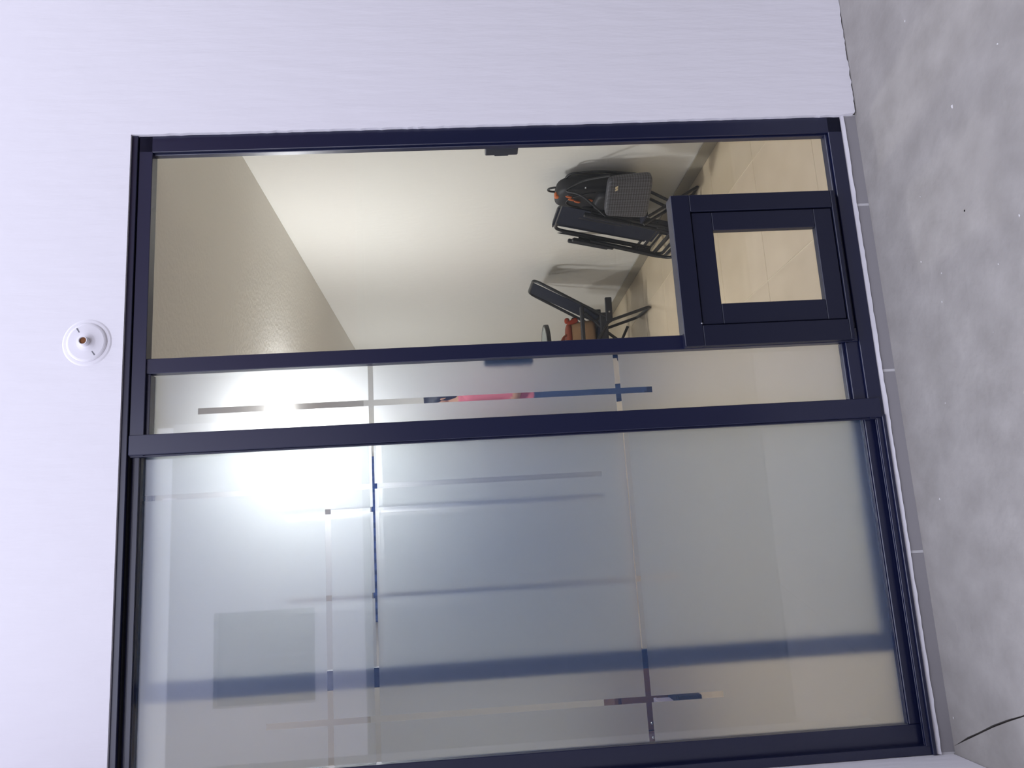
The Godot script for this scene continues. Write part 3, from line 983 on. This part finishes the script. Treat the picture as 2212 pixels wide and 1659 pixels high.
func bags() -> void:
	# backpack leaning between the folded chairs and the wall
	var b := thing("backpack", "black backpack with orange zip pulls behind the folded chairs", "backpack", Vector3(0.528, 0.340, -1.700))
	b.rotation = Vector3(0, -0.10, 0.0)
	part("body", pillow(Vector3(0.125, 0.49, 0.36), 0.45, 0.5, 32, 22, 0.12, Transform3D(Basis.IDENTITY, Vector3(0, 0.235, 0))), M.backpack, b)
	part("front_pocket", pillow(Vector3(0.08, 0.24, 0.25), 0.4, 0.45, 28, 16, 0.08, Transform3D(Basis.IDENTITY, Vector3(-0.055, 0.14, 0.02))), M.backpack, b)
	part("side_pocket", pillow(Vector3(0.10, 0.18, 0.06), 0.5, 0.6, 20, 14, 0.1, Transform3D(Basis.IDENTITY, Vector3(0.0, 0.11, 0.15))), M.backpack_trim, b)
	var loop: Array = []
	for k in 13:
		var ang := PI * k / 12.0
		loop.append(Vector3(0.0, 0.485 + 0.042 * sin(ang), 0.05 + 0.035 * cos(ang)))
	part("handle", tube(loop, 0.006, 8), M.backpack_trim, b)
	part("handle_patch", box(-0.045, -0.012, 0.465, 0.490, 0.015, 0.05, 0.006), M.orange, b)
	var zip: Array = []
	for k in 17:
		var ang := PI * (0.08 + 0.84 * k / 16.0)
		zip.append(Vector3(-0.054 - 0.004 * sin(ang), 0.22 + 0.20 * sin(ang), 0.135 * cos(ang)))
	part("zip", tube(zip, 0.0045, 6), M.backpack_trim, b)
	for q in [[0.40, 0.06], [0.36, 0.02], [0.29, 0.04], [0.42, 0.11]]:
		var st := begin()
		add_pillow(st, Vector3(0.012, 0.045, 0.020), 0.7, 0.7, 10, 8, 0.3, Transform3D(Basis(Vector3.RIGHT, 0.6), Vector3(-0.066, q[0], q[1])))
		part("zip_pull", st.commit(), M.orange, b)
	for zz in [0.05, 0.10]:
		part("shoulder_strap", tube(rounded_path([Vector3(0.03, 0.44, zz), Vector3(0.045, 0.42, zz + 0.075), Vector3(0.045, 0.25, zz + 0.095), Vector3(0.04, 0.06, zz + 0.06)], 0.05, 6), 0.007, 8), M.backpack_trim, b)
	for q in [Vector3(-0.066, 0.33, 0.10), Vector3(-0.052, 0.42, 0.09), Vector3(-0.035, 0.33, 0.165)]:
		part("stud", pillow(Vector3(0.012, 0.012, 0.012), 1.0, 1.0, 10, 8, 0.0, Transform3D(Basis.IDENTITY, q)), M.chrome, b)
	# chequered purse slung over the chairs
	var p := thing("shoulder_bag", "grey chequer-woven shoulder bag slung in front of the backpack", "bag", Vector3(0.392, 0.325, -1.475))
	p.rotation.y = 0.0
	var face := Vector3(-0.86, 0, 0.51).normalized()
	var side := Vector3.UP.cross(face)
	var xf := Transform3D(Basis(side, Vector3.UP, face), Vector3(0, 0.128, 0))
	part("body", pillow(Vector3(0.275, 0.24, 0.07), 0.22, 0.4, 36, 22, 0.14, xf), M.purse, p)
	part("top_edge", tube(rounded_path([xf * Vector3(-0.10, 0.112, 0.010), xf * Vector3(0, 0.119, 0.012), xf * Vector3(0.10, 0.112, 0.010)], 0.05, 4), 0.004, 6), M.backpack_trim, p)
	for k in 3:
		var st := begin()
		add_box(st, Vector3(-0.004, -0.008, 0), Vector3(0.004, 0.008, 0.004), 0.001, xf * Transform3D(Basis(Vector3(0, 0, 1), 0.5 * (1 if k % 2 == 0 else -1)), Vector3(0.062 + 0.009 * k, 0.075, 0.033)))
		part("emblem", st.commit(), M.gold, p)
	part("strap", tube(rounded_path([xf * Vector3(-0.13, 0.11, 0), Vector3(0.045, 0.38, -0.05), Vector3(0.085, 0.47, -0.10), Vector3(0.10, 0.36, 0.0), xf * Vector3(0.13, 0.11, 0)], 0.06, 6), 0.006, 8), M.backpack_trim, p)
	# handbag on the open chair
	var h := thing("handbag", "tan handbag with russet trim and orange knot on the open chair seat", "handbag", Vector3(0.035, 0.375, -3.30))
	part("body", pillow(Vector3(0.34, 0.22, 0.15), 0.3, 0.45, 32, 18, 0.18, Transform3D(Basis.IDENTITY, Vector3(0, 0.11, 0))), M.tan, h)
	part("top_trim", pillow(Vector3(0.31, 0.05, 0.14), 0.5, 0.45, 28, 10, 0.1, Transform3D(Basis.IDENTITY, Vector3(0, 0.205, 0))), M.russet, h)
	for zz in [-0.045, 0.045]:
		var hp: Array = []
		for k in 15:
			var ang := PI * k / 14.0
			hp.append(Vector3(-0.03 + 0.085 * cos(ang), 0.20 + 0.075 * sin(ang) * (1.0 if zz > 0 else 0.9), zz * (1.0 + 0.3 * sin(ang))))
		part("handle", tube(hp, 0.008, 8), M.russet, h)
	var pocket := part("front_flap", pillow(Vector3(0.17, 0.13, 0.03), 0.35, 0.4, 24, 12, 0.1, Transform3D(Basis.IDENTITY, Vector3(-0.085, 0.10, 0.070))), M.russet, h)
	part("buckle", box(-0.095, -0.075, 0.06, 0.075, 0.083, 0.088, 0.001), M.gold, pocket)
	var kn := begin()
	add_pillow(kn, Vector3(0.045, 0.040, 0.045), 0.8, 0.8, 14, 10, 0.0, Transform3D(Basis.IDENTITY, Vector3(0.165, 0.215, 0.03)))
	add_pillow(kn, Vector3(0.05, 0.085, 0.02), 0.7, 0.7, 12, 10, 0.4, Transform3D(Basis(Vector3(0, 0, 1), 0.4), Vector3(0.152, 0.175, 0.05)))
	part("knotted_scarf", kn.commit(), M.scarf, h)

func stool() -> void:
	var t := thing("folding_stool", "small dark folding stool under the black backpack", "stool", Vector3(0.44, FLOOR_IN, -1.735))
	part("seat", box(-0.085, 0.085, 0.320, 0.340, -0.065, 0.065, 0.006), M.sling, t)
	for s in [-1.0, 1.0]:
		part("leg", tube(rounded_path([Vector3(-0.09, 0.322, 0.055 * s), Vector3(0.085, 0.012, 0.055 * s), Vector3(0.085, 0.012, 0.055 * s)], 0.02, 3), 0.009, 8), M.tube, t)
		part("leg", tube(rounded_path([Vector3(0.09, 0.322, 0.040 * s), Vector3(-0.085, 0.012, 0.040 * s), Vector3(-0.085, 0.012, 0.03 * s)], 0.02, 3), 0.009, 8), M.tube, t)
		part("rivet", tube([Vector3(0, 0.172, 0.055 * s), Vector3(0, 0.172, 0.07 * s)], 0.007, 8), M.chrome, t)
	part("cross_bar", tube([Vector3(0.085, 0.012, -0.055), Vector3(0.085, 0.012, 0.055)], 0.008, 8), M.tube, t)
	part("cross_bar", tube([Vector3(-0.085, 0.012, -0.040), Vector3(-0.085, 0.012, 0.040)], 0.008, 8), M.tube, t)

func cabinet() -> void:
	var t := thing("low_cabinet", "low brown wooden cabinet seen through the clear stripes of the sliding leaf", "cabinet", Vector3(-2.70, FLOOR_IN, -3.25))
	part("body", box(-0.48, 0.46, 0.04, 0.49, -0.22, 0.20, 0.004), M.wood, t)
	part("top", box(-0.50, 0.48, 0.49, 0.52, -0.24, 0.225, 0.004), M.wood, t)
	part("plinth", box(-0.46, 0.44, 0.0, 0.04, -0.20, 0.18, 0.002), M.table_rim, t)
	for k in 2:
		var dr := part("door", box(-0.47 + 0.465 * k, -0.012 + 0.465 * k, 0.06, 0.47, 0.20, 0.216, 0.003), M.wood, t)
		part("knob", pillow(Vector3(0.024, 0.024, 0.024), 1.0, 1.0, 12, 8, 0.0, Transform3D(Basis.IDENTITY, Vector3(-0.05 + 0.09 * k, 0.28, 0.226))), M.chrome, dr)
	var c := thing("storage_crate", "dark storage crate on the floor in front of the brown cabinet", "crate", Vector3(-2.62, FLOOR_IN, -2.86))
	part("body", box(-0.17, 0.17, 0.0, 0.165, -0.11, 0.11, 0.006), M.plastic, c)
	part("rim", box(-0.178, 0.178, 0.150, 0.168, -0.118, 0.118, 0.005), M.plastic, c)
	var b := thing("lilac_box", "pale lilac box standing on the dark storage crate", "box", Vector3(-2.565, FLOOR_IN + 0.169, -2.84))
	part("body", box(-0.08, 0.08, 0.0, 0.085, -0.08, 0.08, 0.004), M.lilac, b)
	part("lid", box(-0.083, 0.083, 0.085, 0.108, -0.083, 0.083, 0.004), M.lilac, b)

func round_table() -> void:
	var t := thing("side_table", "round side table with grey top and dark rim behind the handbag chair", "table", Vector3(0.075, FLOOR_IN, -3.98))
	part("top", lathe([Vector2(0.0, 0.722), Vector2(0.272, 0.722), Vector2(0.275, 0.720), Vector2(0.275, 0.705), Vector2(0.0, 0.705)], 56), M.table_top, t)
	part("rim", lathe([Vector2(0.272, 0.724), Vector2(0.288, 0.722), Vector2(0.290, 0.690), Vector2(0.272, 0.688), Vector2(0.272, 0.724)], 56), M.table_rim, t)
	part("post", tube([Vector3(0, 0.02, 0), Vector3(0, 0.706, 0)], 0.02, 16), M.table_rim, t)
	for k in 3:
		var ang := TAU * k / 3.0 + 0.4
		part("leg", tube(rounded_path([Vector3(0, 0.10, 0), Vector3(cos(ang) * 0.10, 0.08, sin(ang) * 0.10), Vector3(cos(ang) * 0.25, 0.012, sin(ang) * 0.25)], 0.06, 5), 0.012), M.table_rim, t)
	var c := thing("cup", "small white cup standing on the round grey table", "cup", Vector3(-0.02, 0.701, -3.90))
	part("bowl", lathe([Vector2(0.0, 0.0), Vector2(0.026, 0.0), Vector2(0.036, 0.03), Vector2(0.040, 0.075), Vector2(0.037, 0.076), Vector2(0.033, 0.03), Vector2(0.0, 0.006)], 28), M.white_cup, c)
	var hl: Array = []
	for k in 9:
		var ang := -PI / 2 + PI * k / 8.0
		hl.append(Vector3(-0.036 - 0.022 * cos(ang), 0.042 + 0.022 * sin(ang), 0))
	part("ear", tube(hl, 0.004, 6), M.white_cup, c)

# ---------------------------------------------------------------- the person behind the side light
func person() -> void:
	var skin := Color(0.48, 0.28, 0.18)
	var pink := Color(0.46, 0.13, 0.16)
	var jeans := Color(0.055, 0.075, 0.14)
	var shoe := Color(0.03, 0.03, 0.035)
	var eye := Color(0.02, 0.015, 0.012)
	var lip := Color(0.40, 0.12, 0.10)
	var t := thing("person", "person in pink top and dark blue trousers standing behind the frosted strip", "person", Vector3(-0.375, FLOOR_IN, -3.30))
	t.rotation.y = PI
	var V := func(x: float, y: float, z: float) -> Vector3:
		return Vector3(x, y, z)
	var bones: Array = []
	for s in [-1.0, 1.0]:
		bones.append([V.call(-0.01, 0.90, 0.085 * s), V.call(0.015, 0.48, 0.09 * s), 0.094, 0.060, jeans])
		bones.append([V.call(0.015, 0.48, 0.09 * s), V.call(-0.02, 0.10, 0.09 * s), 0.060, 0.048, jeans])
		bones.append([V.call(-0.045, 0.042, 0.09 * s), V.call(0.05, 0.045, 0.095 * s), 0.040, 0.042, shoe])
		bones.append([V.call(0.05, 0.045, 0.095 * s), V.call(0.155, 0.034, 0.105 * s), 0.042, 0.032, shoe])
		bones.append([V.call(-0.015, 0.94, 0.075 * s), V.call(0.0, 0.99, 0.07 * s), 0.110, 0.105, pink])
		bones.append([V.call(0.0, 1.00, 0.065 * s), V.call(0.0, 1.15, 0.065 * s), 0.095, 0.098, pink])
		bones.append([V.call(0.005, 1.15, 0.07 * s), V.call(-0.01, 1.32, 0.08 * s), 0.105, 0.085, pink])
		bones.append([V.call(-0.015, 1.40, 0.05 * s), V.call(-0.015, 1.37, 0.165 * s), 0.050, 0.055, pink])
		bones.append([V.call(-0.015, 1.37, 0.175 * s), V.call(-0.02, 1.10, 0.215 * s), 0.060, 0.052, pink])
		bones.append([V.call(-0.02, 1.10, 0.215 * s), V.call(-0.015, 1.055, 0.218 * s), 0.041, 0.040, skin])
		bones.append([V.call(-0.015, 1.055, 0.218 * s), V.call(0.215, 1.12, 0.10 * s), 0.041, 0.028, skin])
	bones.append([V.call(-0.02, 1.38, 0), V.call(-0.005, 1.50, 0), 0.056, 0.052, skin])
	var st := begin()
	net(st, bones, 0.0145, 0.035)
	# head
	var hb: Array = [
		[V.call(-0.008, 1.44, 0), V.call(0.0, 1.52, 0), 0.051, 0.050, skin],
		[V.call(-0.020, 1.605, 0), V.call(0.005, 1.605, 0), 0.086, 0.080, skin],
		[V.call(0.030, 1.575, 0), V.call(0.042, 1.535, 0), 0.062, 0.044, skin],
		[V.call(0.055, 1.515, 0), V.call(0.060, 1.513, 0), 0.030, 0.026, skin],
		[V.call(0.085, 1.590, 0), V.call(0.108, 1.560, 0), 0.009, 0.013, skin],
		[V.call(0.084, 1.536, -0.016), V.call(0.084, 1.536, 0.016), 0.008, 0.008, lip]]
	for s in [-1.0, 1.0]:
		hb.append([V.call(0.080, 1.592, 0.032 * s), V.call(0.081, 1.592, 0.033 * s), 0.010, 0.010, eye])
		hb.append([V.call(-0.012, 1.595, 0.083 * s), V.call(-0.018, 1.560, 0.080 * s), 0.014, 0.009, skin])
		hb.append([V.call(0.084, 1.612, 0.016 * s), V.call(0.076, 1.613, 0.048 * s), 0.006, 0.005, eye])
	net(st, hb, 0.0055, 0.012)
	# hands round a phone
	for s in [-1.0, 1.0]:
		var nb: Array = [
			[V.call(0.205, 1.117, 0.105 * s), V.call(0.240, 1.128, 0.085 * s), 0.027, 0.022, skin],
			[V.call(0.240, 1.135, 0.085 * s), V.call(0.280, 1.142, 0.070 * s), 0.020, 0.017, skin],
			[V.call(0.238, 1.118, 0.080 * s), V.call(0.280, 1.125, 0.062 * s), 0.018, 0.015, skin]]
		var root := V.call(0.283, 1.150, 0.072 * s) as Vector3
		for k in 4:
			var len_: float = [0.030, 0.034, 0.032, 0.026][k]
			var p0 := root + Vector3(0, -0.0135 * k, -0.004 * s * k * 0.4)
			var p1 := p0 + Vector3(len_ * 0.8, 0.004, -0.006 * s)
			var p2 := p1 + Vector3(len_ * 0.15, 0.0, -0.024 * s)
			var p3 := p2 + Vector3(-len_ * 0.35, 0.0, -0.014 * s)
			nb.append([p0, p1, 0.0085, 0.0080, skin])
			nb.append([p1, p2, 0.0080, 0.0075, skin])
			nb.append([p2, p3, 0.0075, 0.0062, skin])
		nb.append([V.call(0.230, 1.145, 0.082 * s), V.call(0.258, 1.168, 0.062 * s), 0.013, 0.010, skin])
		nb.append([V.call(0.258, 1.168, 0.062 * s), V.call(0.285, 1.176, 0.040 * s), 0.010, 0.0075, skin])
		net(st, nb, 0.0042, 0.006)
	part("body", st.commit(), M.body, t)
	var hs := begin()
	var w := Color.WHITE
	net(hs, [
		[V.call(-0.040, 1.635, 0), V.call(-0.005, 1.640, 0), 0.090, 0.082, w],
		[V.call(-0.055, 1.62, 0), V.call(-0.062, 1.50, 0), 0.080, 0.055, w],
		[V.call(-0.030, 1.61, 0.060), V.call(-0.045, 1.50, 0.050), 0.045, 0.030, w],
		[V.call(-0.030, 1.61, -0.060), V.call(-0.045, 1.50, -0.050), 0.045, 0.030, w]], 0.009, 0.02)
	part("hair", hs.commit(), M.hair, t)
	var ph := thing("phone", "dark phone held by the person behind the frosted strip", "phone", Vector3(-0.375 - 0.285, FLOOR_IN + 1.135, -3.30))
	var bs := begin()
	add_box(bs, Vector3(-0.0045, -0.036, -0.066), Vector3(0.0045, 0.036, 0.066), 0.003, Transform3D(Basis(Vector3(0, 0, 1), 0.5), Vector3.ZERO))
	part("case", bs.commit(), M.plastic, ph)
	var sc := begin()
	add_box(sc, Vector3(0.0040, -0.032, -0.062), Vector3(0.0050, 0.032, 0.062), 0.0004, Transform3D(Basis(Vector3(0, 0, 1), 0.5), Vector3.ZERO))
	part("glass", sc.commit(), M.window_dark, ph)

# ---------------------------------------------------------------- all of it
func _ready() -> void:
	sky_and_camera()
	make_materials()
	courtyard()
	room()
	ceiling_lamp(Vector3(-0.76, CEIL, -2.22), "round white dome lamp glowing on the room ceiling behind the frosted glass", 0.6)
	ceiling_lamp(Vector3(-0.80, CEIL, -4.95), "unseen smaller dome lamp added to brighten the deep end of the room", 0.35, 0.62)  # assumed second lamp, added to lift the deep end of the room
	door()
	var grp := ""
	folding_chair("folding_chair", "folded dark sling chair leaning on the cream wall, front one of the pair", Vector3(0.336, FLOOR_IN + 0.032, -1.835), Vector3(0.05, 0, -0.5), Vector3(0.168, 0.70, 0.0), grp)
	folding_chair("folding_chair", "folded dark sling chair leaning on the cream wall, hidden behind its twin", Vector3(0.412, FLOOR_IN + 0.032, -2.02), Vector3(0.05, 0, -0.5), Vector3(0.160, 0.70, 0.0), grp)
	stool()
	bags()
	cabinet()
	open_chair()
	round_table()
	person()
